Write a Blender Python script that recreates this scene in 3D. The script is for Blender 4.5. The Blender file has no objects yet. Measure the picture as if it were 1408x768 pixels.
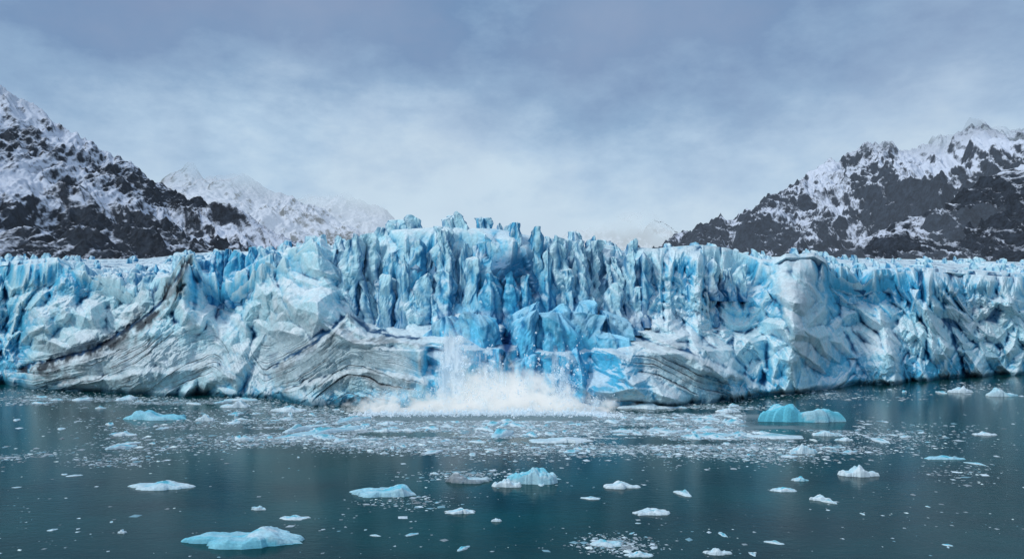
import bpy, math, random
import numpy as np
random.seed(4); rng=np.random.default_rng(4)
C=bpy.context.scene.collection
F=1000.0; HC=30.0; HY=440.0
def tag(o,label=None,cat=None,group=None,kind=None):
    if label:o['label']=label
    if cat:o['category']=cat
    if group:o['group']=group
    if kind:o['kind']=kind
    return o
# ---------------------------------------------------------------- noise
def h3(ix,iy,iz,seed):
    h=(ix.astype(np.int64)*374761393+iy.astype(np.int64)*668265263+iz.astype(np.int64)*2147483647%4294967296+seed*1274126177)&0xFFFFFFFF
    h=((h^(h>>13))*1274126177)&0xFFFFFFFF
    h=((h^(h>>16))*2246822519)&0xFFFFFFFF
    h=h^(h>>15)
    return (h&0xFFFFFF).astype(np.float32)/16777216.0
def vn(x,y,z,seed=0):
    x,y,z=np.broadcast_arrays(x,y,z)
    ix=np.floor(x);iy=np.floor(y);iz=np.floor(z)
    fx=x-ix;fy=y-iy;fz=z-iz
    ux=fx*fx*(3-2*fx);uy=fy*fy*(3-2*fy);uz=fz*fz*(3-2*fz)
    r=0
    for a in (0,1):
        for b in (0,1):
            for c in (0,1):
                w=(ux if a else 1-ux)*(uy if b else 1-uy)*(uz if c else 1-uz)
                r=r+w*h3(ix+a,iy+b,iz+c,seed)
    return r*2-1
def fbm(x,y,z,oct=4,seed=0,gain=.5):
    s=0;a=1;t=0
    for i in range(oct):
        s=s+a*vn(x*2**i+i*7.3,y*2**i+i*3.1,z*2**i+i*5.7,seed+i);t+=a;a*=gain
    return s/t*1.5
def ridged(x,y,z,oct=5,seed=0,gain=.55):
    s=0;a=1;t=0
    for i in range(oct):
        s=s+a*(1-2*np.abs(vn(x*2.1**i+i*7.3,y*2.1**i+i*3.1,z*2.1**i,seed+i)));t+=a;a*=gain
    return s/t
def blocks(u,v,sc,seed=0,steep=2.2,tilt=.9,rot=.5):
    """polyhedral blocks with tilted flat faces meeting in V shaped clefts"""
    u=u/sc[0];v=v/sc[1];iu=np.floor(u);iv=np.floor(v);z0=0*iu
    best=np.full(u.shape,-9.,np.float32);hid=np.zeros(u.shape,np.float32)
    for a in (-1,0,1):
        for b in (-1,0,1):
            cu=iu+a;cv=iv+b
            q1=h3(cu,cv,z0,seed+11);q2=h3(cu,cv,z0,seed+12);q3=h3(cu,cv,z0,seed+13)
            dx=u-cu-.15-.7*q1;dy=v-cv-.15-.7*q2
            s1=((q1*17.9)%1-.5)*2*rot;s2=((q2*13.7)%1-.5)*2*rot
            ex=dx+s1*dy;ey=dy-s2*dx
            L_=np.maximum(np.maximum(np.abs(ex),np.abs(ey)*.95),np.abs(ex*.75+ey*.75*np.where(q3>.5,1,-1)))
            h=np.minimum(.45+.75*q3+tilt*(((q3*11.3)%1-.5)*2*dx+((q1*7.7)%1-.5)*2*dy),(1.05-L_)*steep)
            m=h>best;best=np.where(m,h,best);hid=np.where(m,(q1*7.13+q2*3.7)%1.0,hid)
    return best,hid
def sst(a,b,x):
    t=np.clip((x-a)/(b-a),0,1);return t*t*(3-2*t)
def ga(px,py,L):
    s=0
    for g in L:
        x0,y0,sx,sy,w=g[:5]; r=g[5] if len(g)>5 else 0
        c,sn=math.cos(r),math.sin(r)
        dx=px-x0;dy=py-y0
        u=dx*c+dy*sn;v=-dx*sn+dy*c
        s=s+w*np.exp(-((u/sx)**2+(v/sy)**2))
    return s
def ip(x,pts): return np.interp(x,[p[0] for p in pts],[p[1] for p in pts])
# ---------------------------------------------------------------- mesh
def mesh_np(name,V,Q,mat,parent=None,col=None,smooth=False,attr=None,n=4):
    me=bpy.data.meshes.new(name)
    V=np.ascontiguousarray(V.reshape(-1,3),dtype=np.float32);Q=np.ascontiguousarray(Q.reshape(-1,n),dtype=np.int32)
    me.vertices.add(len(V));me.vertices.foreach_set('co',V.ravel())
    me.loops.add(Q.size);me.loops.foreach_set('vertex_index',Q.ravel())
    me.polygons.add(len(Q));me.polygons.foreach_set('loop_start',np.arange(0,Q.size,n,dtype=np.int32))
    me.polygons.foreach_set('use_smooth',np.full(len(Q),smooth,dtype=bool))
    me.update(calc_edges=True)
    if col is not None:
        a=me.attributes.new('Col','FLOAT_COLOR','POINT')
        c=np.ones((len(V),4),np.float32);c[:,:3]=np.clip(col.reshape(-1,3),0,1);a.data.foreach_set('color',c.ravel())
    if attr is not None:
        a=me.attributes.new('fac','FLOAT','POINT');a.data.foreach_set('value',np.ascontiguousarray(attr.ravel(),dtype=np.float32))
    me.materials.append(mat)
    o=bpy.data.objects.new(name,me);C.objects.link(o)
    if parent:o.parent=parent
    return o
def gq(nr,nc,wrap=False):
    i=np.arange(nr-1)[:,None];j=np.arange(nc if wrap else nc-1)[None,:];k=(j+1)%nc
    return np.stack([i*nc+j,i*nc+k,(i+1)*nc+k,(i+1)*nc+j],-1).reshape(-1,4)
def normals(P,wrap=False):
    du=np.gradient(P,axis=1)
    if wrap: du=(np.roll(P,-1,1)-np.roll(P,1,1))/2
    dv=np.gradient(P,axis=0)
    N=np.cross(du,dv);return N/(np.linalg.norm(N,axis=-1,keepdims=True)+1e-9)
def blur(A,r):
    for ax in (0,1):
        k=2*r+1
        p=[(0,0),(0,0)];p[ax]=(r+1,r)
        B=np.cumsum(np.pad(A,p,mode='edge'),axis=ax,dtype=np.float64)
        A=(B[k:]-B[:-k])/k if ax==0 else (B[:,k:]-B[:,:-k])/k
    return A
# ---------------------------------------------------------------- materials
def newmat(name):
    m=bpy.data.materials.new(name);m.use_nodes=True
    nt=m.node_tree;nt.nodes.clear()
    return m,nt
def N(nt,t,**k):
    n=nt.nodes.new(t)
    for a,b in k.items():
        if a in ('operation','blend_type','data_type','noise_dimensions','attribute_name','sky_type','sun_disc'): setattr(n,a,b)
        else: n.inputs[a.replace('_',' ')].default_value=b
    return n
def ice_mat(name,nscale=.9,rough=.5,bump=.5):
    m,nt=newmat(name);L=nt.links.new
    out=N(nt,'ShaderNodeOutputMaterial');b=N(nt,'ShaderNodeBsdfPrincipled',Roughness=rough,IOR=1.31)
    a=N(nt,'ShaderNodeAttribute',attribute_name='Col')
    g=N(nt,'ShaderNodeNewGeometry')
    n1=N(nt,'ShaderNodeTexNoise',Scale=nscale,Detail=6.,Roughness=.65)
    L(g.outputs['Position'],n1.inputs['Vector'])
    mr=N(nt,'ShaderNodeMapRange');mr.inputs[1].default_value=.3;mr.inputs[2].default_value=.7;mr.inputs[3].default_value=.82;mr.inputs[4].default_value=1.17
    L(n1.outputs['Fac'],mr.inputs[0])
    mx=N(nt,'ShaderNodeVectorMath',operation='SCALE');L(a.outputs['Color'],mx.inputs[0]);L(mr.outputs[0],mx.inputs['Scale'])
    L(mx.outputs[0],b.inputs['Base Color'])
    bp=N(nt,'ShaderNodeBump',Strength=bump,Distance=.4);L(n1.outputs['Fac'],bp.inputs['Height']);L(bp.outputs[0],b.inputs['Normal'])
    L(b.outputs[0],out.inputs[0]);return m
ICE=ice_mat('glacier_ice',.9,.55,.55);FLOE=ice_mat('floe_ice',2.2,.4,.4)
def water_mat():
    m,nt=newmat('fjord_water');L=nt.links.new
    out=N(nt,'ShaderNodeOutputMaterial');b=N(nt,'ShaderNodeBsdfPrincipled',Roughness=.10,IOR=1.33)
    b.inputs['Specular IOR Level'].default_value=.14
    g=N(nt,'ShaderNodeNewGeometry')
    mp=N(nt,'ShaderNodeMapping');mp.inputs['Scale'].default_value=(.6,1.,1);L(g.outputs['Position'],mp.inputs[0])
    n1=N(nt,'ShaderNodeTexNoise',Scale=.8,Detail=6.,Roughness=.62);L(mp.outputs[0],n1.inputs['Vector'])
    n3=N(nt,'ShaderNodeTexNoise',Scale=.035,Detail=5.,Roughness=.6);L(mp.outputs[0],n3.inputs['Vector'])
    bp=N(nt,'ShaderNodeBump',Strength=.22,Distance=.2);L(n1.outputs['Fac'],bp.inputs['Height']);L(bp.outputs[0],b.inputs['Normal'])
    a=N(nt,'ShaderNodeAttribute',attribute_name='fac')
    n2=N(nt,'ShaderNodeTexNoise',Scale=.9,Detail=9.,Roughness=.8);L(g.outputs['Position'],n2.inputs['Vector'])
    ad=N(nt,'ShaderNodeMath',operation='ADD');L(a.outputs['Fac'],ad.inputs[0]);L(n2.outputs['Fac'],ad.inputs[1])
    mr=N(nt,'ShaderNodeMapRange');mr.inputs[1].default_value=.72;mr.inputs[2].default_value=1.25;mr.inputs[3].default_value=0;mr.inputs[4].default_value=.7
    L(ad.outputs[0],mr.inputs[0])
    cr=N(nt,'ShaderNodeMapRange');cr.inputs[1].default_value=.32;cr.inputs[2].default_value=.68;L(n3.outputs['Fac'],cr.inputs[0])
    wr=N(nt,'ShaderNodeMix',data_type='RGBA');wr.inputs[6].default_value=(.0002,.022,.026,1);wr.inputs[7].default_value=(.0005,.066,.072,1);L(cr.outputs[0],wr.inputs[0])
    mx=N(nt,'ShaderNodeMix',data_type='RGBA');mx.inputs[7].default_value=(.26,.37,.41,1)
    L(wr.outputs[2],mx.inputs[6])
    L(mr.outputs[0],mx.inputs[0]);L(mx.outputs[2],b.inputs['Base Color'])
    r2=N(nt,'ShaderNodeMapRange');r2.inputs[3].default_value=.10;r2.inputs[4].default_value=.7;L(mr.outputs[0],r2.inputs[0]);L(r2.outputs[0],b.inputs['Roughness'])
    L(b.outputs[0],out.inputs[0]);return m
WATER=water_mat()
def rock_mat(name,haze,hazecol,z0,z1,fadeamt=1.):
    m,nt=newmat(name);L=nt.links.new
    out=N(nt,'ShaderNodeOutputMaterial');b=N(nt,'ShaderNodeBsdfPrincipled',Roughness=.9)
    b.inputs['Specular IOR Level'].default_value=.15
    g=N(nt,'ShaderNodeNewGeometry');a=N(nt,'ShaderNodeAttribute',attribute_name='fac')
    n=N(nt,'ShaderNodeTexNoise',Scale=.045,Detail=12.,Roughness=.78);L(g.outputs['Position'],n.inputs['Vector'])
    ad=N(nt,'ShaderNodeMath',operation='MULTIPLY_ADD');L(n.outputs['Fac'],ad.inputs[0]);ad.inputs[1].default_value=1.9;L(a.outputs['Fac'],ad.inputs[2])
    mr=N(nt,'ShaderNodeMapRange');mr.inputs[1].default_value=1.17;mr.inputs[2].default_value=1.52;L(ad.outputs[0],mr.inputs[0])
    n2=N(nt,'ShaderNodeTexNoise',Scale=.07,Detail=10.,Roughness=.85);L(g.outputs['Position'],n2.inputs['Vector'])
    rr=N(nt,'ShaderNodeMapRange');rr.inputs[1].default_value=.42;rr.inputs[2].default_value=.66;L(n2.outputs['Fac'],rr.inputs[0])
    rk=N(nt,'ShaderNodeMix',data_type='RGBA');rk.inputs[6].default_value=(.002,.004,.008,1);rk.inputs[7].default_value=(.05,.07,.10,1);L(rr.outputs[0],rk.inputs[0])
    mx=N(nt,'ShaderNodeMix',data_type='RGBA');mx.inputs[7].default_value=(.74,.82,.94,1);L(rk.outputs[2],mx.inputs[6]);L(mr.outputs[0],mx.inputs[0])
    L(mx.outputs[2],b.inputs['Base Color'])
    bp=N(nt,'ShaderNodeBump',Strength=.8,Distance=7.);L(n.outputs['Fac'],bp.inputs['Height']);L(bp.outputs[0],b.inputs['Normal'])
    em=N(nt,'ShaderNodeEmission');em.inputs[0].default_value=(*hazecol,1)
    ms=N(nt,'ShaderNodeMixShader');ms.inputs[0].default_value=haze;L(b.outputs[0],ms.inputs[1]);L(em.outputs[0],ms.inputs[2])  # aerial haze painted in: even emission mixed over rock and snow
    tr=N(nt,'ShaderNodeBsdfTransparent')
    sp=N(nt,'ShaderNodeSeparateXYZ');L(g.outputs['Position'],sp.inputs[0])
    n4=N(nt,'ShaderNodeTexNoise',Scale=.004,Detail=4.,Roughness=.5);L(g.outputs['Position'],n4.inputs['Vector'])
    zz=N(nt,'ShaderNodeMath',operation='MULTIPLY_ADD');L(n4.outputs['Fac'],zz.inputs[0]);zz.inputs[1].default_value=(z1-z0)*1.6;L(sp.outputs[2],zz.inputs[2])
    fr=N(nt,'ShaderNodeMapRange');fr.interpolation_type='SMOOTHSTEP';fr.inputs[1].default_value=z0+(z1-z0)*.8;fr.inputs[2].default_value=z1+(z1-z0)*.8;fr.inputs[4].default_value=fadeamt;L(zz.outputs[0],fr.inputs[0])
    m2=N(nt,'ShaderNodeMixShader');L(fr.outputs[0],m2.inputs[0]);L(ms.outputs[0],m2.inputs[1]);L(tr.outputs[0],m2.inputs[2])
    L(m2.outputs[0],out.inputs[0]);return m
# ---------------------------------------------------------------- glacier
BASE=[(-140,520),(0,527),(45,531),(150,535),(300,542),(420,550),(490,556),(560,560),(700,562),(820,556),(900,553),(960,550),(1040,541),(1130,533),(1200,527),(1260,522),(1330,517),(1408,513),(1560,508)]
LIP=[(-140,376),(0,376),(80,370),(140,388),(190,404),(235,397),(252,369),(266,366),(278,390),(330,392),(360,374),(400,352),(440,343),(490,342),(530,336),(600,332),(680,334),(730,344),(790,350),(850,357),(900,360),(960,354),(1000,358),(1060,378),(1080,366),(1120,364),(1150,382),(1200,386),(1260,382),(1330,386),(1408,390),(1560,392)]
SIL=[(-140,355),(0,355),(100,355),(200,353),(300,339),(350,333),(400,330),(440,322),(500,312),(530,302),(600,297),(640,296),(680,300),(740,314),(780,318),(830,328),(900,339),(1000,346),(1100,349),(1200,352),(1300,356),(1408,359),(1560,361)]
def Yb_(px): return HC*F/(ip(px,BASE)-HY)
SHELF=lambda px: sst(430,520,px)*(1-sst(1000,1080,px))
def Sl_(px): return 20+SHELF(px)*26
BLUE=[(310,375,50,30,.9),(650,375,170,50,.4),(715,490,125,55,1.3),(830,500,60,35,.7),(1230,400,120,28,.7),(15,480,35,60,.8),(80,385,120,25,.5),(1180,505,90,22,.5),(1040,525,50,16,.7),(500,548,150,12,.7),(1330,505,90,16,.5),(930,400,40,40,.3),(1150,395,20,40,.5),(340,480,40,50,.25),(300,542,60,12,.6)]
DIRT=[(140,492,100,17,.9,-.22),(240,395,10,42,1.0,.35),(200,440,44,15,1.0,-.75),(60,510,40,12,.8),(455,480,75,24,.8,-.5),(500,525,80,20,.8),(910,505,60,28,.6,.5),(985,375,8,40,1.1,.05),(1000,528,40,12,.6,.4),(850,552,60,7,.8),(1095,400,30,45,.3),(1390,490,14,16,.8),(1330,395,40,10,.35),(250,520,120,16,.7),(975,440,12,40,.5)]
WHITE=[(620,432,110,10,.7),(850,440,110,24,.7),(470,455,60,10,.4),(1100,470,60,40,.65),(420,400,70,60,.45),(1330,440,80,40,.55),(120,430,90,25,.55),(300,450,70,50,.6),(560,450,40,12,.4),(1210,470,70,34,.6),(940,470,60,30,.4)]
GREY=[(170,490,160,42,.9),(450,495,100,54,1.0),(1100,420,36,70,.7),(910,500,75,44,.7),(150,400,80,40,.35),(1340,430,60,50,.4),(980,400,40,50,.3),(740,350,120,30,.15),(550,505,36,44,.6),(380,420,50,50,.3)]
def icecol(X,Y,Z,Nn,cav,px,py,side=0.,idv=0.,idb=0.):
    n1=fbm(X/14,Y/14,Z/14,4,51);n2=fbm(X/3.2,Y/3.2,Z/3.2,3,61);n3=fbm(X/40,Y/40,Z/40,2,71)
    pale=np.array([.49,.80,.88]);grey=np.array([.47,.58,.62]);blue=np.array([.05,.47,.73]);deep=np.array([.003,.07,.19]);white=np.array([.84,.94,.97]);dirtc=np.array([.03,.036,.044])
    def mix(c,d,f): f=np.clip(f,0,1)[...,None];return c*(1-f)+d*f
    c=np.broadcast_to(pale,X.shape+(3,)).copy()
    c=mix(c,grey,.85*sst(0,.8,ga(px,py,GREY)+.25*n1+.14*n2+.25*idb))
    bw=ga(px,py,BLUE)+.24*n1+.28*n3+.16-.6*ga(px,py,GREY)
    c=mix(c,blue,sst(.05,1.0,bw+cav*-.55+side+.5*idv)*.92)  # side term paints occlusion-like blue on sideways faces; cavity blue is ice colour
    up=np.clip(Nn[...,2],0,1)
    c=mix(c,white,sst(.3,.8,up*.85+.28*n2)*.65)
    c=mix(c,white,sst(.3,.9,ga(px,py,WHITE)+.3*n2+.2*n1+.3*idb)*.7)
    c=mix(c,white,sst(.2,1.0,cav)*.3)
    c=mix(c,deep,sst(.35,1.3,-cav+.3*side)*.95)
    d=ga(px,py,DIRT)
    c=mix(c,dirtc,d*sst(0,.8,.5*n1+.75*n2+.4*d-.1)*.5)
    return c,d
glacier=bpy.data.objects.new('glacier',None);C.objects.link(glacier);glacier.location=(0,0,0)
tag(glacier,'wide jagged blue and white tidewater glacier ending in a cliff above the sea','glacier')
NC=1900;NF=340;NT=200
px=np.linspace(-140,1560,NC)[None,:]
Yb=Yb_(px);Sl=Sl_(px);Yl=Yb+Sl;pl=ip(px,LIP);Zl=HC+(HY-pl)*Yl/F
sh=SHELF(px)
v=np.linspace(0,1,NF)[:,None]
ya=np.interp(v,[0,.08,.34,.48,.56,1],[0,-.02,.14,.66,.74,1])
yb2=np.interp(v,[0,.06,.3,.7,1],[0,-.04,.12,.6,1])
Yf=Yb+Sl*(ya*sh+yb2*(1-sh));Zf=-1.5+(Zl+1.5)*v
w=np.linspace(0,1,NT+1)[1:,None]**1.25
Yt=Yl*(760/Yl)**w
pfar=ip(px,[(-140,364),(0,364),(200,361),(300,351),(380,352),(480,364),(900,364),(1000,358),(1200,361),(1408,366),(1560,368)])
pt=pfar+(pl-pfar)*(1-w)**2.2
Zt=HC+(HY-pt)*Yt/F
Y0=np.vstack([Yf,Yt]);Z0=np.vstack([Zf,Zt]);PX=np.broadcast_to(px,Y0.shape)
X0=(PX-704)/F*Y0
PY=HY-(Z0-HC)*F/Y0
vv=np.concatenate([np.linspace(0,1,NF),1+w[:,0]])[:,None]
U=X0; V=np.where(vv<=1,Z0+.4*(Y0-Yb),(Zl+.4*Sl)+(Y0-Yl))
w1=fbm(X0/10,Y0/10,Z0/10,3,1)
wu=U+.5*w1+6*fbm(X0/60,0*X0,Z0/60,2,2);wv=V+.5*fbm(X0/10,Y0/10,Z0/10,3,9)
strata=np.clip(sst(.3,.8,ga(PX,PY,[(130,500,125,32,1.3,-.15),(440,505,90,46,1.3),(530,515,50,34,1.),(920,510,70,30,.9,.35),(240,500,80,36,1.,-.2),(1000,525,50,20,.6)])+.25*fbm(X0/18,Y0/18,Z0/14,3,19)),0,1)*(vv<=1)
lean=np.interp(PX,[0,300,500,700,900,1100,1408],[-.15,.25,.12,0,-.18,-.15,.05])
colz=np.clip(sst(470,425,PY)*(.08+.92*sh)+1.0*(vv>.97)+.35*ga(PX,PY,[(1230,400,80,24,1),(80,380,120,20,1)]),0,1)*(1-.9*strata)
hA,iA=blocks(wu+lean*wv,wv,(8.,30),3,2.8,1.1,.25)
hB,iB=blocks(wu*1.0-.1*wv,wv,(30,28),7,2.0,2.1,.6)
hC,iC=blocks(wu+.25*wv,wv,(13,13),23,2.8,2.4,.8)
wu2=wu+.2*fbm(X0/2.5,Y0/2.5,Z0/2.5,2,3)
hD,iD=blocks(wu2-.1*wv,wv,(4.4,4.6),33,2.7,2.2,.8)
hE,iE=blocks(wu2-.2*wv,wv+.2*wu,(1.4,1.6),43,1.9,1.6,.6)
rub=np.clip(ga(PX,PY,WHITE[:3]),0,1)
DA=6.5*(hA-.6);DB=11*(hB-.6)
D=DA*colz+DB*(1-.85*colz)*(1-.6*strata)
D+=(5.0-1.4*colz-4.0*strata)*(hC-.6)
brk=sst(-.2,.6,fbm(X0/22,Y0/22,Z0/22,3,29))
D+=(.8+.9*brk+.4*rub-.55*strata)*(hD-.6)+(.18+.35*brk+.5*rub)*(hE-.6)
D+=7*fbm(X0/34,0*X0,Z0/80,2,41)
def ledge(pts,x0,x1,amp,soft=4.,drop=70.):
    gy=ip(PX+4*fbm(X0/12,Y0/12,Z0/12,3,13),pts);d=PY-gy+5*fbm(X0/9,Y0/9,Z0/9,4,14)
    m=sst(x0,x0+25,PX)*sst(x1,x1-20,PX)*(vv<=1.0)*sst(1.0,.9,vv)
    return m*amp*sst(-soft,soft,d)*np.exp(-np.clip(d,0,None)/drop),m*np.exp(-((d-5)/9.)**2),m*np.exp(-((d-24)/22.)**2)
a1,b1,c1=ledge([(30,508),(130,480),(195,443),(238,400),(262,366)],25,272,14,4,90)
a2,b2,c2=ledge([(360,515),(430,474),(478,436),(505,458),(600,474)],365,595,12)
a3,b3,c3=ledge([(845,446),(890,456),(950,482),(1050,530)],850,1060,6)
a4,b4,c4=ledge([(350,545),(420,520),(500,505),(600,520)],370,580,5)
a5,b5,c5=ledge([(60,528),(180,505),(300,500),(340,530)],60,340,5)
gx_=np.interp(PY,[345,366,400,443,480,508],[266,261,240,196,132,40])
dc=(PX-gx_)+10*fbm(X0/7,Y0/7,Z0/7,4,17,.65);wdt=np.interp(PY,[350,400,445,480,510],[5,8,14,24,20])
crev=np.exp(-((dc)/wdt)**2)*(PY>350)*(PY<512)*(vv<=1.)
D+=a1+a2+a3+a4+a5-3.5*crev
cb=np.interp(PX,[-140,30,130,195,240,300,360,430,478,505,610,700,820,900,950,1050,1200,1560],[0,0,8,18,27,34,0,12,21,19,14,14,26,22,14,0,0,0])
cb=blur(cb,14)
bed=Z0-cb+2.5*fbm(X0/45,Y0/45,Z0/45,2,81)+.5*fbm(X0/9,Y0/9,Z0/9,3,85)+.35*(hC-.6)+.25*(hD-.6)
sw=bed/2.2+1.5*vn(bed/7,0*bed,0*bed,3);fr=sw-np.floor(sw)
lay=h3(np.floor(sw),0*sw,np.floor(X0/22+.3*sw),5)
crm=sst(-.3,.3,fbm(X0/20,Y0/20,bed/1.6,4,88,.55))
crk=np.exp(-(np.minimum(fr,1-fr)/.06)**2)*crm
s2=bed/.8+.6*vn(bed/2,X0/40,0*bed,6);f2_=s2-np.floor(s2);crk2=np.exp(-(np.minimum(f2_,1-f2_)/.13)**2)*sst(-.05,.45,fbm(X0/14,Y0/14,bed/1.,3,98))
vf=blocks(wu-.5*wv,wv,(9,7),61,3.,1.,.8)[0];vfc=sst(.2,.0,vf)*strata
D+=strata*((lay-.5)*1.3*crm+fr*.8*crm-1.1*crk-.3*crk2)-.8*vfc
D+=ga(PX,PY,[(312,385,40,40,-20),(430,450,60,80,5),(190,505,110,34,6),(1098,430,26,85,22),(985,400,7,50,-12),(698,455,6,30,-8,.2),(1180,425,38,70,-19),(1390,440,30,60,9),(60,430,60,50,3),(480,470,45,40,7),(880,480,50,45,5),(960,400,14,60,8),(150,400,50,40,-12),(1290,430,28,70,15),(1040,450,30,70,-15),(355,470,26,70,-9),(20,470,25,70,-11),(1230,500,40,30,8)])*sst(1.02,.9,vv)
ud=np.interp(PX,[-140,0,80,260,420,900,1408],[5,5.5,4,3,4,3,3])
D-=sst(ud,0,Z0)*(vv<=1)*3.6*(.5+.5*fbm(X0/12,0*X0,0*X0,2,91))
phi=sst(.86,1.03,vv)*math.pi/2
Dz=np.clip(D,-8,6)*(1-.25*sst(1.0,1.12,vv))
Ynew=np.maximum(Y0-D*np.cos(phi),60)
Znew=Z0+np.where(Z0<1,0,1)*Dz*np.sin(phi)*.95
P=np.stack([(PX-704)/F*Ynew,Ynew,Znew],-1)
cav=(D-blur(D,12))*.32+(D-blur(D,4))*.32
Nn=normals(P);Nn*=np.sign(-Nn[...,1:2]+Nn[...,2:3]+1e-6)
idv=(iC-.5)*.7+(iD-.5)*.45+(iA-.5)*.6*colz+(iB-.5)*.3;idb=(iC*3.7%1-.5)*.8+(iD*5.3%1-.5)*.45
idv=idv*(1-.6*strata);idb=idb*(1-.3*strata)
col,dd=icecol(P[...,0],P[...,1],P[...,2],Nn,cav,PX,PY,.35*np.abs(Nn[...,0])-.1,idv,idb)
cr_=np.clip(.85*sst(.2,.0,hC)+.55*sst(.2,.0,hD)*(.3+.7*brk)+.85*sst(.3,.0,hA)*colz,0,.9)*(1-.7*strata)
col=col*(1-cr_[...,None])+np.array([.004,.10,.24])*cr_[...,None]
dk=np.array([.018,.023,.030])
nz=fbm(X0/4,Y0/4,Z0/4,4,93,.65)
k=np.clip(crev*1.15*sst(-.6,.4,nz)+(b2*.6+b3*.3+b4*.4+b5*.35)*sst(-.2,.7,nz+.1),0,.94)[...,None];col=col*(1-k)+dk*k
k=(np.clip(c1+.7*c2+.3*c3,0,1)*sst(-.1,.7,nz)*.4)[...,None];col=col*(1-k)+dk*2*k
k=np.clip(strata*np.clip(.55+.5*dd,0,1)*np.clip(crk*1.2+.5*crk2,0,1)*sst(-1.1,.0,nz)*(1-.3*(PX>800))+.6*vfc,0,1)[...,None]
col=col*(1-k*.8)+dk*1.6*k*.8
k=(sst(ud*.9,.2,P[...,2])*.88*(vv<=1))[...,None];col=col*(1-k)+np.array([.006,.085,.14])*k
bk=(sst(.4,.75,ga(PX,PY,[(700,385,240,38,1)]))*sh*.8)[...,None];col=col*(1-bk)+np.array([.008,.13,.30])*bk
bk=(np.clip(ga(PX,PY,[(700,462,8,32,1.4,.2)]),0,.97))[...,None];col=col*(1-bk)+np.array([.003,.05,.18])*bk
nf=NF
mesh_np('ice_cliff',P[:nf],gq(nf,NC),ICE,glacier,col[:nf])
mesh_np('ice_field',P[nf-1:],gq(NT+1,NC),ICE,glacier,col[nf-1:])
# seracs
def serac(cpx,Yc,zb,pytop,wpx,depth,seed,nth=44,nz=60,slab=0,sharp=0.):
    r=np.random.default_rng(seed)
    Xc=(cpx-704)/F*Yc;zt=HC+(HY-pytop)*Yc/F;wd=wpx*Yc/F/2
    th=np.linspace(0,2*math.pi,nth,endpoint=False)
    rad=np.full(nth,9.)
    kk=4 if slab else r.integers(4,6);a0=r.random()*6.28
    for i in range(kk):
        a=a0+6.283*i/kk+r.normal()*.3;dst=.74+.28*r.random()
        cc=np.cos(th-a);rad=np.where(cc>.05,np.minimum(rad,dst/np.maximum(cc,.05)),rad)
    rad=np.minimum(rad,1.5)
    nc=7
    t=np.concatenate([np.linspace(0,1,nz),np.full(nc,1.)])[:,None]
    q=np.concatenate([np.ones(nz),np.linspace(1,0,nc+1)[1:]])[:,None]
    br=r.uniform(.6-.15*sharp,.92-.12*sharp);tap=1.06-r.uniform(.0,.18)*t-np.maximum(t-br,0)*r.uniform(.2+.6*sharp,1.8+.6*sharp)
    lx=r.normal()*.13*(zt-zb);ly=r.uniform(.08,.24)*(zt-zb)
    if slab: tap=1.04-.10*t;ly=.36*(zt-zb);lx=r.normal()*.16*(zt-zb)
    x=Xc+rad*np.cos(th)*wd*tap*q+lx*(t-1)*t
    y=Yc+rad*np.sin(th)*depth/2*tap*q+ly*(t-.6)
    g=r.normal(size=2)*(.75+.4*sharp);g2=r.normal(size=2)*(1.5+.5*sharp)
    lim=np.minimum(zt+g[0]*(x-Xc)+g[1]*(y-Yc),zt+wd*.35+g2[0]*(x-Xc)+g2[1]*(y-Yc))
    z=zb+(np.minimum(lim,zt+2.2)-zb)*t+0*x
    s=seed*17.3
    uu=th*(wd+depth/2)*.6+0*t+s+.12*fbm(x/3,y/3,z/3,2,1);vz=z+q*0-(1-q)*wd+.2*fbm(x/4,y/4,z/4,2,4)
    h1,i1=blocks(uu+.15*vz,vz,(4.6,8),7,2.6,2.1,.7);h2,i2=blocks(uu,vz+.4*uu,(2.0,3.6),9,2.4,1.9,.6)
    D=((h1-.6)*2.0+(h2-.6)*.7)*np.minimum(wd/3,1.1)*np.minimum(1,q+.2)*(.8 if slab else 1)
    nx=np.cos(th)*np.ones_like(t);ny=np.sin(th)*np.ones_like(t)
    x=x+nx*D*(.3+.7*q);y=y+ny*D*(.3+.7*q);z=z+(1-q)*D*.5
    P=np.stack([x,y,z],-1)
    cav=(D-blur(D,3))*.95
    Nn=normals(P,True);out=np.sign((Nn[...,0]*nx+Nn[...,1]*ny)+(1-q)*np.sign(Nn[...,2])*3+1e-6)[...,None];Nn=Nn*out
    pxs=x/y*F+704;pys=HY-(z-HC)*F/y
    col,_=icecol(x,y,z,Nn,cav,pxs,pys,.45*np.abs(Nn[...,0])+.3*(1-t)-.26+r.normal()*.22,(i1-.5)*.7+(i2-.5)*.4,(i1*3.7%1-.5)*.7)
    dk=(sst(.55,0,t)*.6*np.ones_like(x)+.7*sst(.5,.92,np.abs(Nn[...,0]))+.6*sst(.25,.0,h1)+.3*sst(.2,.0,h2))[...,None]  # blue ice tint plus painted occlusion at the foot, side faces and clefts
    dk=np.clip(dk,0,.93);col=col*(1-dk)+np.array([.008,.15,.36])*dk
    if slab:
        br_=(.76+.4*(i1[...,None]-.5)+.35*np.clip(Nn[...,2:3],0,1))
        col=col*.4+np.array([.13,.60,.86])*.6*br_
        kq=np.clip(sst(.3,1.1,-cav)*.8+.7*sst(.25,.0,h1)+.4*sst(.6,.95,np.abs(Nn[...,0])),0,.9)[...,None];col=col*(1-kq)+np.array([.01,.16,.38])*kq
    return P,gq(nz+nc,nth,True),col
r=np.random.default_rng(57);k=0
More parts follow.
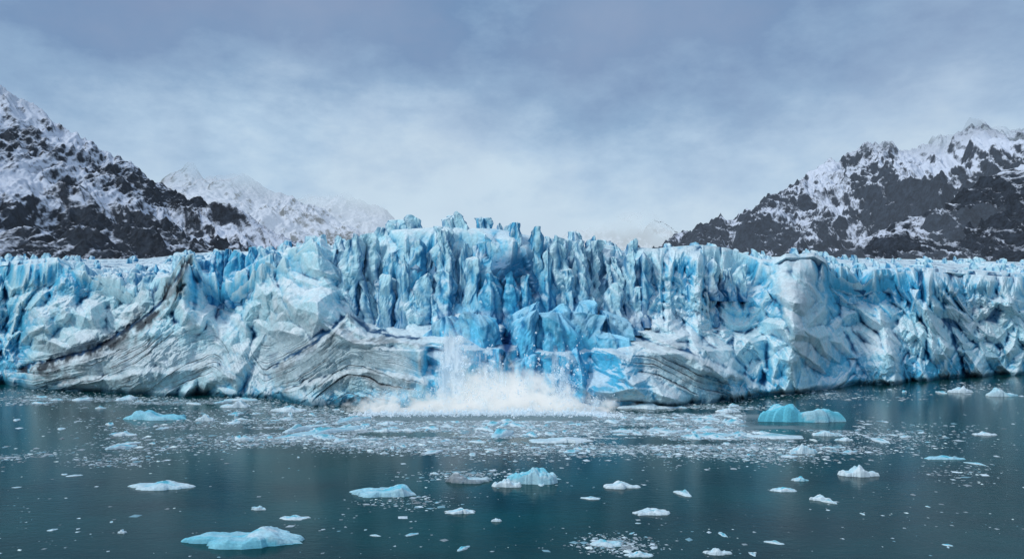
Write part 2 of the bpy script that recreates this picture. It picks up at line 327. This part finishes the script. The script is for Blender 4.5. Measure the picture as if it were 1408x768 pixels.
def place(cx,Yc,zb,pt_,wp,dp,sharp=0.):
    global k
    Ps,Q,cl=serac(cx,Yc,zb,pt_,wp,dp,100+k,44,60,0,sharp);k+=1
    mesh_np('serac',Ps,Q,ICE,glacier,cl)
def sil(x): return float(ip(x,SIL))
x=470.
while x<965:
    wp=r.uniform(14,32);Yc=float(Yb_(x))+float(Sl_(x))+r.uniform(-2,6)
    place(x,Yc,30,sil(x)+r.choice([-1,2,6,10])+r.uniform(-2,4),wp,r.uniform(8,12),.7);x+=wp*.8+r.uniform(0,3)
x=484.
while x<985:
    wp=r.uniform(14,32);Yc=float(Yb_(x))+float(Sl_(x))*.80+r.uniform(-4,3)
    place(x,Yc,27,sil(x)+r.choice([8,14,20,30,42])+r.uniform(-4,6),wp,r.uniform(7,11),.8);x+=wp*1.0+r.uniform(0,4)
x=502.
while x<960:
    wp=r.uniform(12,28);Yc=float(Yb_(x))+float(Sl_(x))*.64+r.uniform(-3,3)
    place(x,Yc,24,sil(x)+r.uniform(50,96),wp,r.uniform(5,9),.6);x+=wp*1.2+r.uniform(0,16)
for x in (283,298,313,328,345,362,380,398,418,440,462):
    Yc=float(Yb_(x))+28+r.uniform(0,6);place(x,Yc,35,sil(x)+r.uniform(3,20),r.uniform(12,22),r.uniform(5,9),1.)
for x in (975,1000,1020,1045,1140,1160,1178,1200,1222,1245,1262,15,40,120,145,165,185,205):
    Yc=float(Yb_(x))+28+r.uniform(0,6);place(x,Yc,38,sil(x)+r.uniform(10,28),r.uniform(12,20),r.uniform(5,9),1.)
VV=[];QQ=[];CCc=[];off=0
for i in range(440):
    x=r.uniform(-60,1480);u=r.random()**1.4
    if 480<x<940: continue
    Y1=float(Yb_(x))+float(Sl_(x));Yc=Y1+14+u*260
    pf=float(np.interp(x,px[0],pfar[0]));p0=float(ip(x,LIP));ww=math.log(Yc/Y1)/math.log(760/Y1)
    py=pf+(p0-pf)*(1-ww)**2.2
    zb=HC+(HY-py)*Yc/F-5
    hh=r.uniform(1.5,8)
    Ps,Q,cl=serac(x,Yc,zb,HY-(zb+5+hh-HC)*F/Yc,r.uniform(3.,6.)*F/Yc,r.uniform(4,7),900+i,20,14,0,1.)
    VV.append(Ps.reshape(-1,3));QQ.append(Q+off);CCc.append(cl.reshape(-1,3));off+=Ps.shape[0]*Ps.shape[1]
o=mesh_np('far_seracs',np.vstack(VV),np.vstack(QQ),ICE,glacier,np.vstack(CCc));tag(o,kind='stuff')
for (cx,py0,wp,hp,yo,low) in [(612,485,52,90,5,1),(652,478,52,90,7,1),(684,512,26,50,3,1),(728,474,42,86,8,1),(716,515,32,50,2,1),(766,480,44,84,5,1),(760,446,38,40,18,0),(792,506,44,60,1,1),(810,464,48,66,9,1),(838,496,52,70,3,1),(866,512,40,44,4,1),(588,506,32,56,5,1),(728,438,30,34,20,0),(798,436,34,30,22,0),(640,438,32,30,22,0),(824,530,36,40,-2,1),(845,450,34,34,17,0)]:
    Yc=float(Yb_(cx))+yo+3;zb=-1. if low else HC+(HY-(py0+hp/2))*Yc/F
    Ps,Q,cl=serac(cx,Yc+(1 if low else 0),zb,py0-hp/2,wp,13,700+cx,56,64,1)
    mesh_np('calving_block',Ps,Q,ICE,glacier,cl)
# ---------------------------------------------------------------- water
SL=[(620,598,270,18,1.0),(950,596,210,20,1.05),(1080,622,110,10,.5),(600,574,280,14,.95),(60,632,110,11,.7),(180,615,60,7,.45),(400,600,140,14,.7),(30,545,70,7,.5),(200,552,200,6,.65),(1150,543,90,6,.6),(1350,533,60,7,.35),(900,565,160,12,.95),(640,655,60,7,.3),(850,748,45,10,.22),(1330,650,50,12,.15),(560,690,60,8,.12)]
def slush(X,Y):
    Y=np.maximum(Y,5.);a=X/Y*F+704;b=HY+HC*F/Y
    s=ga(a,b,SL)
    n=fbm(X/26,Y/12,0*X,5,201,.62)
    return np.clip(s*(.68+1.3*n),0,1)
xs=np.concatenate([[-9000,-3000,-900],np.linspace(-420,420,560),[900,3000,9000]]);ys=np.concatenate([[-3000,-500,0],np.linspace(30,440,420),np.geomspace(460,12000,12)])
XX,YY=np.meshgrid(xs,ys);S=slush(XX,YY)*(YY>30)*(YY<445)
water=mesh_np('water',np.stack([XX,YY,0*XX],-1),gq(len(ys),len(xs)),WATER,None,None,True,S*.9)
tag(water,'dark teal fjord water scattered with brash ice','water',kind='structure')
# ---------------------------------------------------------------- mountains
def mountain(prof,Yr,Yf,zlow,amp,seed,mat,label,snow,x0,x1,nx=620,ny=260,freq=1.,zgain=1.15,dip=0.):
    X=np.linspace((x0-704)/F*Yr,(x1-704)/F*Yr,nx)[None,:]
    t=np.linspace(0,1.35,ny)[:,None]
    Y=Yf+(Yr-Yf)*t+0*X;X=X+0*t
    H=ip(X/Yr*F+704,prof);H=HC+(HY-H)*Yr/F
    tt=np.clip(t,0,1)
    z=zlow+(H-zlow)*tt**.95
    z=np.where(t>1,z-(t-1)*(Yr-Yf)*.8,z)
    s=240/freq
    wob=fbm(X/170*freq,Y/170*freq,0*X,3,seed+3)*80/freq
    rn=ridged((X+wob+dip*(Y-Yf))/s,(Y*.35+wob)/s,0*X,6,seed,.5)
    z=z+amp*1.3*(rn-.3)*(np.clip(t*2.2,0,1))*np.clip(1.3-.95*tt,.3,1)
    rn2=ridged((X+.6*wob+dip*Y*.6)/60*freq,(Y*.45-wob*.3)/60*freq,0*X,5,seed+40,.62)
    z=z+amp*.30*rn2
    P=np.stack([X,Y,z],-1);Nn=normals(P);Nn*=np.sign(Nn[...,2:3])
    nxb=blur(Nn[...,0],3);nzb=blur(Nn[...,2],2)
    zz=(z-zlow)/(H.max()-zlow)
    fac=snow+zz*zgain+(.5*Nn[...,2]+.5*nzb-.78)*2.0+.4*nxb-.22*rn2-.2*(rn-.3)+.55*fbm(X/150*freq,Y/150*freq,z/90,4,seed+20)
    o=mesh_np('mountain',P,gq(ny,nx),mat,None,None,True,fac)
    return tag(o,label,'mountain',kind='structure')
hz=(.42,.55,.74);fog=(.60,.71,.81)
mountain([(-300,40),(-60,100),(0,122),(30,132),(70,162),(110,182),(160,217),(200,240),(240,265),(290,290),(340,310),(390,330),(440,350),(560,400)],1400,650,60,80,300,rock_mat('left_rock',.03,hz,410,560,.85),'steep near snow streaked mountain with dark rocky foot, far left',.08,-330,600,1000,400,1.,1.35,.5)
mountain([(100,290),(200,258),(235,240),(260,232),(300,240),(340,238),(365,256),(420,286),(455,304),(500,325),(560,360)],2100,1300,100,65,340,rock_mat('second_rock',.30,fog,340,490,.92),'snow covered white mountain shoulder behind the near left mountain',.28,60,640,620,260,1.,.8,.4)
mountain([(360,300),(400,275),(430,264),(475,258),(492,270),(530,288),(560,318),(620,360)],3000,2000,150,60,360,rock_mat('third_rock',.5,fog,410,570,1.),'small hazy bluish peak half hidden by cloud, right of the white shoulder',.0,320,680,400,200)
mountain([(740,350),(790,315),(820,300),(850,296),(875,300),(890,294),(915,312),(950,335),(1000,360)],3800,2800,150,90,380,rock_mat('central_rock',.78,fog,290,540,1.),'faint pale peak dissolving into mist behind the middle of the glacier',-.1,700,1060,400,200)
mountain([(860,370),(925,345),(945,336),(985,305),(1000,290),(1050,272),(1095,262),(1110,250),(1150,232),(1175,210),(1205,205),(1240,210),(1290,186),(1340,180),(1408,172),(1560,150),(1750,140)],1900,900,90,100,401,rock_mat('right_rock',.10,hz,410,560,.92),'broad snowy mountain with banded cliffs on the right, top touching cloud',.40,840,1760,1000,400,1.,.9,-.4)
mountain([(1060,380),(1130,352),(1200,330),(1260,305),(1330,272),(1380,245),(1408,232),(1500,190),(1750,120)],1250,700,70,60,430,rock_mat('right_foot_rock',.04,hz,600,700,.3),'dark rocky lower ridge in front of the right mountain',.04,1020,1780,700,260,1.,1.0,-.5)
# ---------------------------------------------------------------- floes
def floe(name,pxc,pyc,wp,hp,seed,blueness,peak=0.,par=None,nth=72,nr=22,flat=.5,rg=1.):
    dirty=blueness<0;blueness=abs(blueness)
    Y=HC*F/(pyc-HY);X=(pxc-704)/F*Y;W=wp*Y/F/2
    Dp=max(W*.42,hp*Y/F*.3)
    if blueness>1.3: Dp=W*.3
    H=max(hp-Dp*HC*F/Y**2*1.2,hp*.28)*Y/F*.72
    th=np.linspace(0,2*math.pi,nth,endpoint=False)[None,:]
    outl=1+.42*fbm(np.cos(th)*1.9+seed,np.sin(th)*1.9,0*th,4,seed,.62)
    rho=np.concatenate([np.linspace(0,.95,nr-3),[1.0,1.02,1.0,.8]])[:,None]
    x=rho*np.cos(th)*outl*W;y=rho*np.sin(th)*outl*Dp
    hill=np.exp(-(((x/W-peak)/.38)**2+(y/Dp/1.2)**2)**2)
    n=fbm(x/W*2.2+seed,y/Dp*1.6,0*x,4,seed+2)
    hb,ib=blocks(x+seed*3.+.1*W*n,y*1.3,(W*.55,W*.55),seed,3.,1.8,.7)
    hb2,_=blocks(x+seed*5.,y*1.5+.3*x,(W*.2,W*.2),seed+4,1.8,1.4,.6)
    z=H*((flat+(1-flat)*hill)*(1-rg*.6+rg*.65*hb)+rg*(.16*(hb2-.6)+.10*n))*(1-np.clip(rho,0,1)**18*.7)+0*x
    z=np.maximum(z,H*.04)
    z[-3]=H*.02;z[-2]=-.15;z[-1]=-.8
    P=np.stack([x,y,z],-1);Nn=normals(P,True);Nn*=np.sign(Nn[...,2:3]+1e-6)
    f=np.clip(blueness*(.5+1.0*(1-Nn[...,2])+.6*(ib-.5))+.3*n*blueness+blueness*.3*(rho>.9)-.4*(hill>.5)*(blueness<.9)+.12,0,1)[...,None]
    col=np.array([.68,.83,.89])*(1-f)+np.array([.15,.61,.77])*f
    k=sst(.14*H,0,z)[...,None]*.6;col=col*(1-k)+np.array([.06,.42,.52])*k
    if dirty:
        k=sst(-.3,.5,n)[...,None]*.75;col=col*(1-k)+np.array([.10,.12,.14])*k
    o=mesh_np(name,P[::-1],gq(rho.shape[0],nth,True),FLOE,par,col)
    o.location=(X,Y,0);return o
big=[
('ice_floe',218,575,78,13,.9,-.5,'long flat pale blue floe near the cliff foot, leftmost of the mid water','ice floe'),
('ice_floe',283,578,24,10,.3,0,'small greyish floe just right of the long flat blue floe, left','ice floe'),
('ice_floe',325,559,38,9,.3,.2,'white low floe close under the left cliff','ice floe'),
('ice_floe',397,565,42,9,.2,0,'white lumpy floe left of the splash below dark banded ice','ice floe'),
('ice_floe',170,598,32,6,.3,0,'thin white floe lying alone at left below the long blue one','ice floe'),
('iceberg',1100,578,106,25,1.4,-.45,'bright turquoise iceberg, the largest one, near the right cliff','iceberg'),
('ice_floe',1134,598,36,9,.8,0,'small turquoise floe just below the big turquoise iceberg','ice floe'),
('ice_floe',1107,622,38,14,.6,-.2,'humped pale blue floe below the turquoise iceberg','ice floe'),
('ice_floe',1160,605,24,6,.3,.2,'flat whitish floe beneath the right end of the turquoise iceberg','ice floe'),
('ice_floe',1180,653,46,16,.25,0,'chunky white floe standing alone on open water at right','ice floe'),
('ice_floe',1300,630,46,6,.9,0,'thin flat turquoise floe at far right','ice floe'),
('ice_floe',226,669,84,13,.8,0,'blue floe with white hump in left middle water','ice floe'),
('ice_floe',527,679,84,18,1.0,.5,'turquoise floe tilted up to the right, left of centre','ice floe'),
('ice_floe',642,661,62,13,-.25,-.4,'ragged dirty grey floe left of the rounded blue block','ice floe'),
('iceberg',732,663,60,26,.8,.2,'rounded pale blue ice block in centre foreground water','iceberg'),
('ice_floe',698,668,36,12,.15,0,'white floe touching the left side of the rounded blue block','ice floe'),
('ice_floe',635,704,42,9,.5,0,'glassy low floe in centre foreground below the ragged floe','ice floe'),
('ice_floe',852,669,48,10,.1,0,'pure white flat floe right of centre','ice floe'),
('ice_floe',897,705,54,11,.1,0,'white floe nearest below the pure white flat one','ice floe'),
('iceberg',338,744,148,28,.85,.45,'large flat pale blue floe with white peak, nearest at lower left','iceberg'),
('ice_floe',985,760,34,10,.1,0,'white floe at the bottom edge right of centre','ice floe'),
('ice_floe',833,748,44,10,.5,-.2,'half melted glassy floe near the bottom edge, centre right','ice floe'),
('ice_floe',878,763,34,8,.6,0,'glassy broken floe cut by the bottom edge','ice floe'),
('ice_floe',168,732,13,6,.1,0,'tiny white lump alone at lower left','ice floe'),
('ice_floe',357,700,17,7,.3,0,'small floe above the large flat lower left floe','ice floe'),
('ice_floe',405,712,40,6,.8,0,'thin glassy blue sliver right above the large lower left floe','ice floe'),
('ice_floe',683,716,12,6,.1,0,'tiny white lump below the rounded blue block','ice floe'),
('ice_floe',1126,686,30,9,.2,0,'broken white floe below the chunky right floe','ice floe'),
('ice_floe',1078,674,34,7,.8,0,'small blue floe left of the chunky white right floe','ice floe'),
('ice_floe',1100,660,22,7,.8,0,'tiny blue floe touching the small blue one at right','ice floe'),
('ice_floe',1322,539,30,9,.3,0,'small white berg under the far right cliff','ice floe'),
('ice_floe',1377,544,36,11,.6,-.3,'pale blue berg at far right edge under the cliff','ice floe'),
('ice_floe',1354,597,32,5,.2,0,'thin white floe at right, below the cliff bergs','ice floe'),
('ice_floe',775,606,90,9,.15,.2,'wide white flat floe in brash ice below the splash','ice floe'),
('ice_floe',890,560,68,8,.2,0,'long white floe against cliff foot right of splash','ice floe'),
('ice_floe',1000,566,30,7,.2,0,'white floe in the brash right of the long cliff foot floe','ice floe'),
]
for i,b in enumerate(big):
    o=floe(b[0],b[1],b[2],b[3],b[4],i*13+5,b[5],b[6],flat=.7 if b[5]>1.3 else .6 if b[4]>20 else .45,rg=.8 if b[4]>20 else .95);tag(o,b[7],b[8])
prot=[]
for i in range(10):
    o=floe('ice_chunk',704,540,13+i%3*3,2.2+i%4*.5,800+i*7,.12 if i<6 else .5,0,None,18,10);prot.append(o)
def sample(n,extra,pw=1.5):
    out=[]
    while len(out)<n:
        a=rng.uniform(-60,1470,20000);b=rng.uniform(520,766,20000)
        Y=HC*F/(b-HY);X=(a-704)/F*Y
        ok=(Y<Yb_(a)-3)&~((np.abs(a-665)<150)&(b<578))&~((np.abs(a-1100)<75)&(np.abs(b-578)<13))
        den=slush(X,Y)**pw+extra*(.2+1.4*np.clip(fbm(X/22,Y/12,0*X,3,77),0,1))
        ok&=rng.random(20000)<den
        out+=list(zip(X[ok],Y[ok]))
    idx=rng.permutation(len(out))[:n]
    return np.array(out)[idx]
pts=np.vstack([sample(215,.012),sample(45,.2,4.)]);used=set()
for i,(X,Y) in enumerate(pts):
    j=i%10;src=prot[j]
    if j in used: o=src.copy();C.objects.link(o)
    else: o=src;used.add(j)
    o.location=(X,Y,0);s=rng.lognormal(-.15,.42)*(.95 if Y>180 else .25+.4*(Y-90)/90);o.scale=(s*rng.uniform(.8,1.4),s*rng.uniform(.8,1.4),s*rng.uniform(.6,1.));o.rotation_euler=(0,0,rng.uniform(0,6.28))
    if j<6: tag(o,'small white chunk of brash ice adrift on the teal water','ice chunk','small white ice chunks adrift')
    else: tag(o,'small pale blue chunk of brash ice adrift on the teal water','ice chunk','small pale blue ice chunks adrift')
OV=np.array([(1,0,0),(0,1,0),(-1,0,0),(0,-1,0),(0,0,1),(0,0,-1)],float)
OQ=np.array([(0,1,4),(1,2,4),(2,3,4),(3,0,4),(1,0,5),(2,1,5),(3,2,5),(0,3,5)])
def bits(name,cen,siz,mat,cols,parent=None,flat=.4):
    n=len(cen);a=rng.uniform(0,6.28,n);V=OV[None]*(1+.45*rng.uniform(-1,1,(n,6,1)))
    V=V*siz[:,None,None]*np.array([1.2,1,flat])
    c,s=np.cos(a)[:,None],np.sin(a)[:,None]
    V=np.stack([V[...,0]*c-V[...,1]*s,V[...,0]*s+V[...,1]*c,V[...,2]],-1)+cen[:,None,:]
    Q=(OQ[None]+np.arange(n)[:,None,None]*6)
    return mesh_np(name,V,Q,mat,parent,np.repeat(cols[:,None,:],6,1),False,None,3)
n=72000
p=sample(n,.0025,1.1)
sz=np.clip(rng.lognormal(-1.75,.7,n),.05,1.2)*(.35+.65*np.clip(p[:,1]/230,0,1))
cc=np.array([.46,.57,.62])*np.clip(rng.lognormal(-.1,.45,(n,1)),.35,1.8);bm=rng.random(n)<.15;cc[bm]=np.array([.22,.42,.50])
o=bits('brash_ice',np.column_stack([p,np.full(n,.01)]),sz,FLOE,cc,None,.24);tag(o,'drifting band of fine broken ice across the fjord','brash ice',kind='stuff')
# ---------------------------------------------------------------- splash
def foam_mat(name,alpha=None,lo=.95,hi=1.45,streak=False):
    m,nt=newmat(name);L=nt.links.new
    out=N(nt,'ShaderNodeOutputMaterial');b=N(nt,'ShaderNodeBsdfDiffuse');b.inputs[0].default_value=(.86,.95,1,1)
    t=N(nt,'ShaderNodeBsdfTranslucent');t.inputs[0].default_value=(.86,.95,1,1);mx=N(nt,'ShaderNodeMixShader');mx.inputs[0].default_value=.4
    L(b.outputs[0],mx.inputs[1]);L(t.outputs[0],mx.inputs[2])
    em=N(nt,'ShaderNodeEmission',Strength=.07);em.inputs[0].default_value=(.8,.92,1,1);ad=N(nt,'ShaderNodeAddShader');L(mx.outputs[0],ad.inputs[0]);L(em.outputs[0],ad.inputs[1])  # weak glow added in place of light scattered inside the foam
    last=ad.outputs[0]
    if alpha:
        g=N(nt,'ShaderNodeNewGeometry');mp=N(nt,'ShaderNodeMapping');L(g.outputs['Position'],mp.inputs[0])
        if streak: mp.inputs['Scale'].default_value=(1.5,1.5,.16)
        n=N(nt,'ShaderNodeTexNoise',Scale=.5,Detail=9.,Roughness=.7);L(mp.outputs[0],n.inputs['Vector'])
        a=N(nt,'ShaderNodeAttribute',attribute_name='fac')
        s=N(nt,'ShaderNodeMath',operation='ADD');L(n.outputs['Fac'],s.inputs[0]);L(a.outputs['Fac'],s.inputs[1])
        mr=N(nt,'ShaderNodeMapRange');mr.interpolation_type='SMOOTHSTEP';mr.inputs[1].default_value=lo;mr.inputs[2].default_value=hi;mr.inputs[4].default_value=alpha;L(s.outputs[0],mr.inputs[0])
        tr=N(nt,'ShaderNodeBsdfTransparent');m2=N(nt,'ShaderNodeMixShader');L(mr.outputs[0],m2.inputs[0]);L(tr.outputs[0],m2.inputs[1]);L(last,m2.inputs[2]);last=m2.outputs[0]
    L(last,out.inputs[0]);return m
FOAM=foam_mat('foam');FALL=foam_mat('falling_powder',.92,.80,1.12,True)
splash=bpy.data.objects.new('splash',None);C.objects.link(splash)
tag(splash,'white burst of spray and foam where ice falls at the glacier foot','splash')
Yc=241.
ENV=[(496,.0),(508,1.0),(535,3.2),(575,4.6),(620,6),(655,7),(690,7.5),(720,7),(750,6),(785,4.8),(805,3.2),(825,1.2),(842,0)]
gx=np.linspace(494,844,380)[None,:]
def mound(kz,ky,sd,rough,gy):
    fr_=1+.35*fbm(gx/14,0*gx,0*gx,4,77,.6)
    X=(gx-704)/F*Yc+0*gy;Y=Yc+1+gy*9*ky*fr_+0*X+1.2*fbm(X/6,0*X+gy,0*X,3,4+sd)*1.2
    E=ip(gx,ENV)*kz
    sh_=np.clip(1-np.abs(gy)**1.5,0,1)**.9
    Z=E*sh_*(.72+.6*fbm(X/5,Y/5,0*X,5,8+sd,.6)+rough*fbm(X/1.5,Y/1.5,0*X,3,15+sd,.7))
    Z=np.maximum(Z,0)-.15
    Y=Y+1.0*fbm(X/3,Y/3,Z/3,3,31+sd,.5);X=X+.8*fbm(X/3,Y/3,Z/3,3,35+sd,.5)
    return np.stack([X,Y,Z],-1),sh_*(E>0)
gy=np.linspace(-1,1,110)[:,None]
Pm,_=mound(.85,1,0,.08,gy)
mesh_np('foam_mound',Pm,gq(110,380),FOAM,splash,None,True)
def mist_mat():
    m,nt=newmat('spray_mist');L=nt.links.new
    out=N(nt,'ShaderNodeOutputMaterial');g=N(nt,'ShaderNodeNewGeometry')
    n=N(nt,'ShaderNodeTexNoise',Scale=.24,Detail=8.,Roughness=.68);L(g.outputs['Position'],n.inputs['Vector'])
    def ell(c,r,amp,dens):
        mp=N(nt,'ShaderNodeMapping');mp.inputs['Location'].default_value=tuple(-c[i]/r[i] for i in range(3));mp.inputs['Scale'].default_value=tuple(1/q for q in r);L(g.outputs['Position'],mp.inputs[0])
        ln=N(nt,'ShaderNodeVectorMath',operation='LENGTH');L(mp.outputs[0],ln.inputs[0])
        a=N(nt,'ShaderNodeMath',operation='MULTIPLY_ADD');L(n.outputs['Fac'],a.inputs[0]);a.inputs[1].default_value=-amp;L(ln.outputs['Value'],a.inputs[2])
        mr=N(nt,'ShaderNodeMapRange');mr.interpolation_type='SMOOTHSTEP';mr.inputs[1].default_value=.95-amp*.5;mr.inputs[2].default_value=.35-amp*.5;mr.inputs[3].default_value=0;mr.inputs[4].default_value=dens;L(a.outputs[0],mr.inputs[0])
        return mr.outputs[0]
    e1=ell((-10,240,0),(50,10,9.5),2.0,.5);e2=ell((-5,240,4),(27,9,12.5),2.3,.3);e3=ell((-18,241,16),(8,5,15),2.2,.08)
    s1=N(nt,'ShaderNodeMath',operation='ADD');L(e1,s1.inputs[0]);L(e2,s1.inputs[1]);s2_=N(nt,'ShaderNodeMath',operation='ADD');L(s1.outputs[0],s2_.inputs[0]);L(e3,s2_.inputs[1])
    vs=N(nt,'ShaderNodeVolumeScatter');vs.inputs['Color'].default_value=(.88,.96,1,1);L(s2_.outputs[0],vs.inputs['Density'])
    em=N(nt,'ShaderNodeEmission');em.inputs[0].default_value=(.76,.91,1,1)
    sc=N(nt,'ShaderNodeMath',operation='MULTIPLY');L(s2_.outputs[0],sc.inputs[0]);sc.inputs[1].default_value=.45;L(sc.outputs[0],em.inputs[1])  # density-driven emission stands in for multiply scattered light in the mist
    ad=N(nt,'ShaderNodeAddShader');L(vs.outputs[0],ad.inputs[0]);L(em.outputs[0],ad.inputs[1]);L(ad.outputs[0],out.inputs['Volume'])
    try:m.cycles.volume_step_rate=.22
    except Exception:pass
    return m
X0_,X1_,Y0_,Y1_,Z0_,Z1_=-62,42,226,256,-.5,33
bv=np.array([(X0_,Y0_,Z0_),(X1_,Y0_,Z0_),(X1_,Y1_,Z0_),(X0_,Y1_,Z0_),(X0_,Y0_,Z1_),(X1_,Y0_,Z1_),(X1_,Y1_,Z1_),(X0_,Y1_,Z1_)],float)
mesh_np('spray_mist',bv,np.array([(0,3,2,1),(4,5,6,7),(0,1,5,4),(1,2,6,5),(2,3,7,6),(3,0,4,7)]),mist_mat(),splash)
for (xa,xb,pt_,dy,am) in [(600,642,438,9,.52),(640,704,460,7,.32),(700,752,468,7,.18),(746,794,450,9,.32)]:
    cx=np.linspace(xa,xb,60)[None,:];tz=np.linspace(0,1,50)[:,None]
    Yy=Yb_(cx)-dy-3*tz+1.5*fbm(cx/9,tz*3,0*cx,3,int(xa))+0*tz
    ppy=pt_+(555-pt_)*tz+0*cx
    cxx=cx+(cx-(xa+xb)/2)*.35*tz
    ed=np.sin(np.pi*(cx-xa)/(xb-xa))+0*tz
    mesh_np('falling_powder_curtain',np.stack([(cxx-704)/F*Yy,Yy,HC+(HY-ppy)*Yy/F],-1),gq(50,60),FALL,splash,None,True,am-.5*(1-np.clip(ed*1.2,0,1))-.4*(1-np.clip(tz*3.5,0,1))+.2*tz)
cen=[];siz=[]
for j in range(50):
    a=rng.uniform(515,820);X0_=(a-704)/F*Yc;e=float(ip(a,ENV))
    vz=math.sqrt(2*9.8*e*rng.uniform(.8,2.2));vx=rng.normal()*2.5+(a-680)*.02;vy=rng.normal()*2-1
    m=60;t=rng.uniform(.05,1.6,m)*vz/9.8
    sp=rng.normal(size=(m,3))*(.25+.5*t[:,None])
    q=np.stack([X0_+vx*t,Yc-6+vy*t,vz*t-4.9*t*t],-1)+sp
    q=q[q[:,2]>.05];cen.append(q);siz.append(np.clip(rng.lognormal(-2.4,.5,len(q)),.03,.3))
m=5000;a=rng.uniform(490,850,m);e=ip(a,ENV)
q=np.stack([(a-704)/F*Yc,Yc-10+rng.normal(size=m)*3.0,np.abs(rng.normal(size=m))*e*.12],-1);cen.append(q);siz.append(np.clip(rng.lognormal(-2.0,.55,m),.05,.5))
cen=np.vstack(cen);siz=np.concatenate(siz);o=bits('spray',cen,siz,FOAM,np.ones((len(cen),3)),splash,1.);tag(o,kind='stuff')
cen=[];siz=[]
for j in range(45):
    a=rng.uniform(604,800);a=a if rng.random()<.6 else rng.uniform(604,650);p0=rng.uniform(446,505);p1=rng.uniform(505,545);m=int(rng.uniform(6,36))
    t=rng.random(m)**.8;Y_=float(Yb_(a))-10-3*t
    ppx=a+rng.normal(size=m)*rng.uniform(1.,7)*(.3+t);ppy=p0+(p1-p0)*t
    cen.append(np.stack([(ppx-704)/F*Y_,Y_+rng.normal(size=m)*.8,HC+(HY-ppy)*Y_/F],-1));siz.append(np.clip(rng.lognormal(-2.4,.8,m),.03,.7))
o=bits('falling_ice_debris',np.vstack(cen),np.concatenate(siz),FOAM,np.ones((sum(map(len,siz)),3)),splash,1.1);tag(o,kind='stuff')
# ---------------------------------------------------------------- light
wd=bpy.data.worlds.new('World');bpy.context.scene.world=wd;wd.use_nodes=True;nt=wd.node_tree;nt.nodes.clear();L=nt.links.new
out=N(nt,'ShaderNodeOutputWorld');bg=N(nt,'ShaderNodeBackground',Strength=1.)
tc=N(nt,'ShaderNodeTexCoord');sp=N(nt,'ShaderNodeSeparateXYZ');L(tc.outputs['Generated'],sp.inputs[0])
cr=N(nt,'ShaderNodeValToRGB');e=cr.color_ramp.elements
stops=[(0,(.64,.76,.85)),(.14,(.57,.71,.82)),(.21,(.42,.57,.73)),(.29,(.26,.40,.58)),(.38,(.17,.28,.46)),(.48,(.20,.29,.46)),(1,(.48,.55,.66))]
e[0].position=0;e[0].color=(*stops[0][1],1);e[1].position=1;e[1].color=(*stops[-1][1],1)
for s_ in stops[1:-1]: q=e.new(s_[0]);q.color=(*s_[1],1)
mp=N(nt,'ShaderNodeMapping');mp.inputs['Scale'].default_value=(1,1,1.9);mp.inputs['Location'].default_value=(.9,0,.3);L(tc.outputs['Generated'],mp.inputs[0])
n1=N(nt,'ShaderNodeTexNoise',Scale=3.1,Detail=10.,Roughness=.6);L(mp.outputs[0],n1.inputs['Vector'])
nm=N(nt,'ShaderNodeMath',operation='SUBTRACT');L(n1.outputs['Fac'],nm.inputs[0]);nm.inputs[1].default_value=.5
el=N(nt,'ShaderNodeMapRange');el.inputs[1].default_value=.0;el.inputs[2].default_value=.3;el.inputs[3].default_value=.2;el.inputs[4].default_value=.68;L(sp.outputs[2],el.inputs[0])
ns=N(nt,'ShaderNodeMath',operation='MULTIPLY_ADD');L(nm.outputs[0],ns.inputs[0]);L(el.outputs[0],ns.inputs[1]);L(sp.outputs[2],ns.inputs[2])
L(ns.outputs[0],cr.inputs[0])
n2=N(nt,'ShaderNodeTexNoise',Scale=2.4,Detail=8.,Roughness=.55);mp2=N(nt,'ShaderNodeMapping');mp2.inputs['Location'].default_value=(3.3,1.2,5);L(tc.outputs['Generated'],mp2.inputs[0]);L(mp2.outputs[0],n2.inputs['Vector'])
mr=N(nt,'ShaderNodeMapRange');mr.inputs[1].default_value=.42;mr.inputs[2].default_value=.66;mr.inputs[4].default_value=.4;L(n2.outputs['Fac'],mr.inputs[0])
mx=N(nt,'ShaderNodeMix',data_type='RGBA');mx.inputs[7].default_value=(.35,.43,.58,1);L(cr.outputs[0],mx.inputs[6]);L(mr.outputs[0],mx.inputs[0])
sky=N(nt,'ShaderNodeTexSky',sky_type='NISHITA',sun_disc=False);sky.sun_elevation=math.radians(40);sky.sun_rotation=math.radians(238)
sc=N(nt,'ShaderNodeVectorMath',operation='SCALE');sc.inputs['Scale'].default_value=.008;L(sky.outputs[0],sc.inputs[0])
ad=N(nt,'ShaderNodeVectorMath',operation='ADD');L(mx.outputs[2],ad.inputs[0]);L(sc.outputs[0],ad.inputs[1])
L(ad.outputs[0],bg.inputs[0]);L(bg.outputs[0],out.inputs[0])
sl=bpy.data.lights.new('sun','SUN');sl.energy=1.75;sl.angle=math.radians(10);sl.color=(1,.98,.95);so=bpy.data.objects.new('sun',sl);C.objects.link(so)
so.rotation_euler=(math.radians(50),0,math.radians(-60))
cam=bpy.data.cameras.new('camera');co=bpy.data.objects.new('camera',cam);C.objects.link(co)
co.location=(0,0,HC);co.rotation_euler=(math.pi/2,0,0);cam.sensor_width=36;cam.lens=36*F/1408;cam.shift_y=56/1408;cam.clip_end=30000;cam.clip_start=1
sc_=bpy.context.scene;sc_.camera=co;sc_.view_settings.view_transform='Standard';sc_.view_settings.look='None'
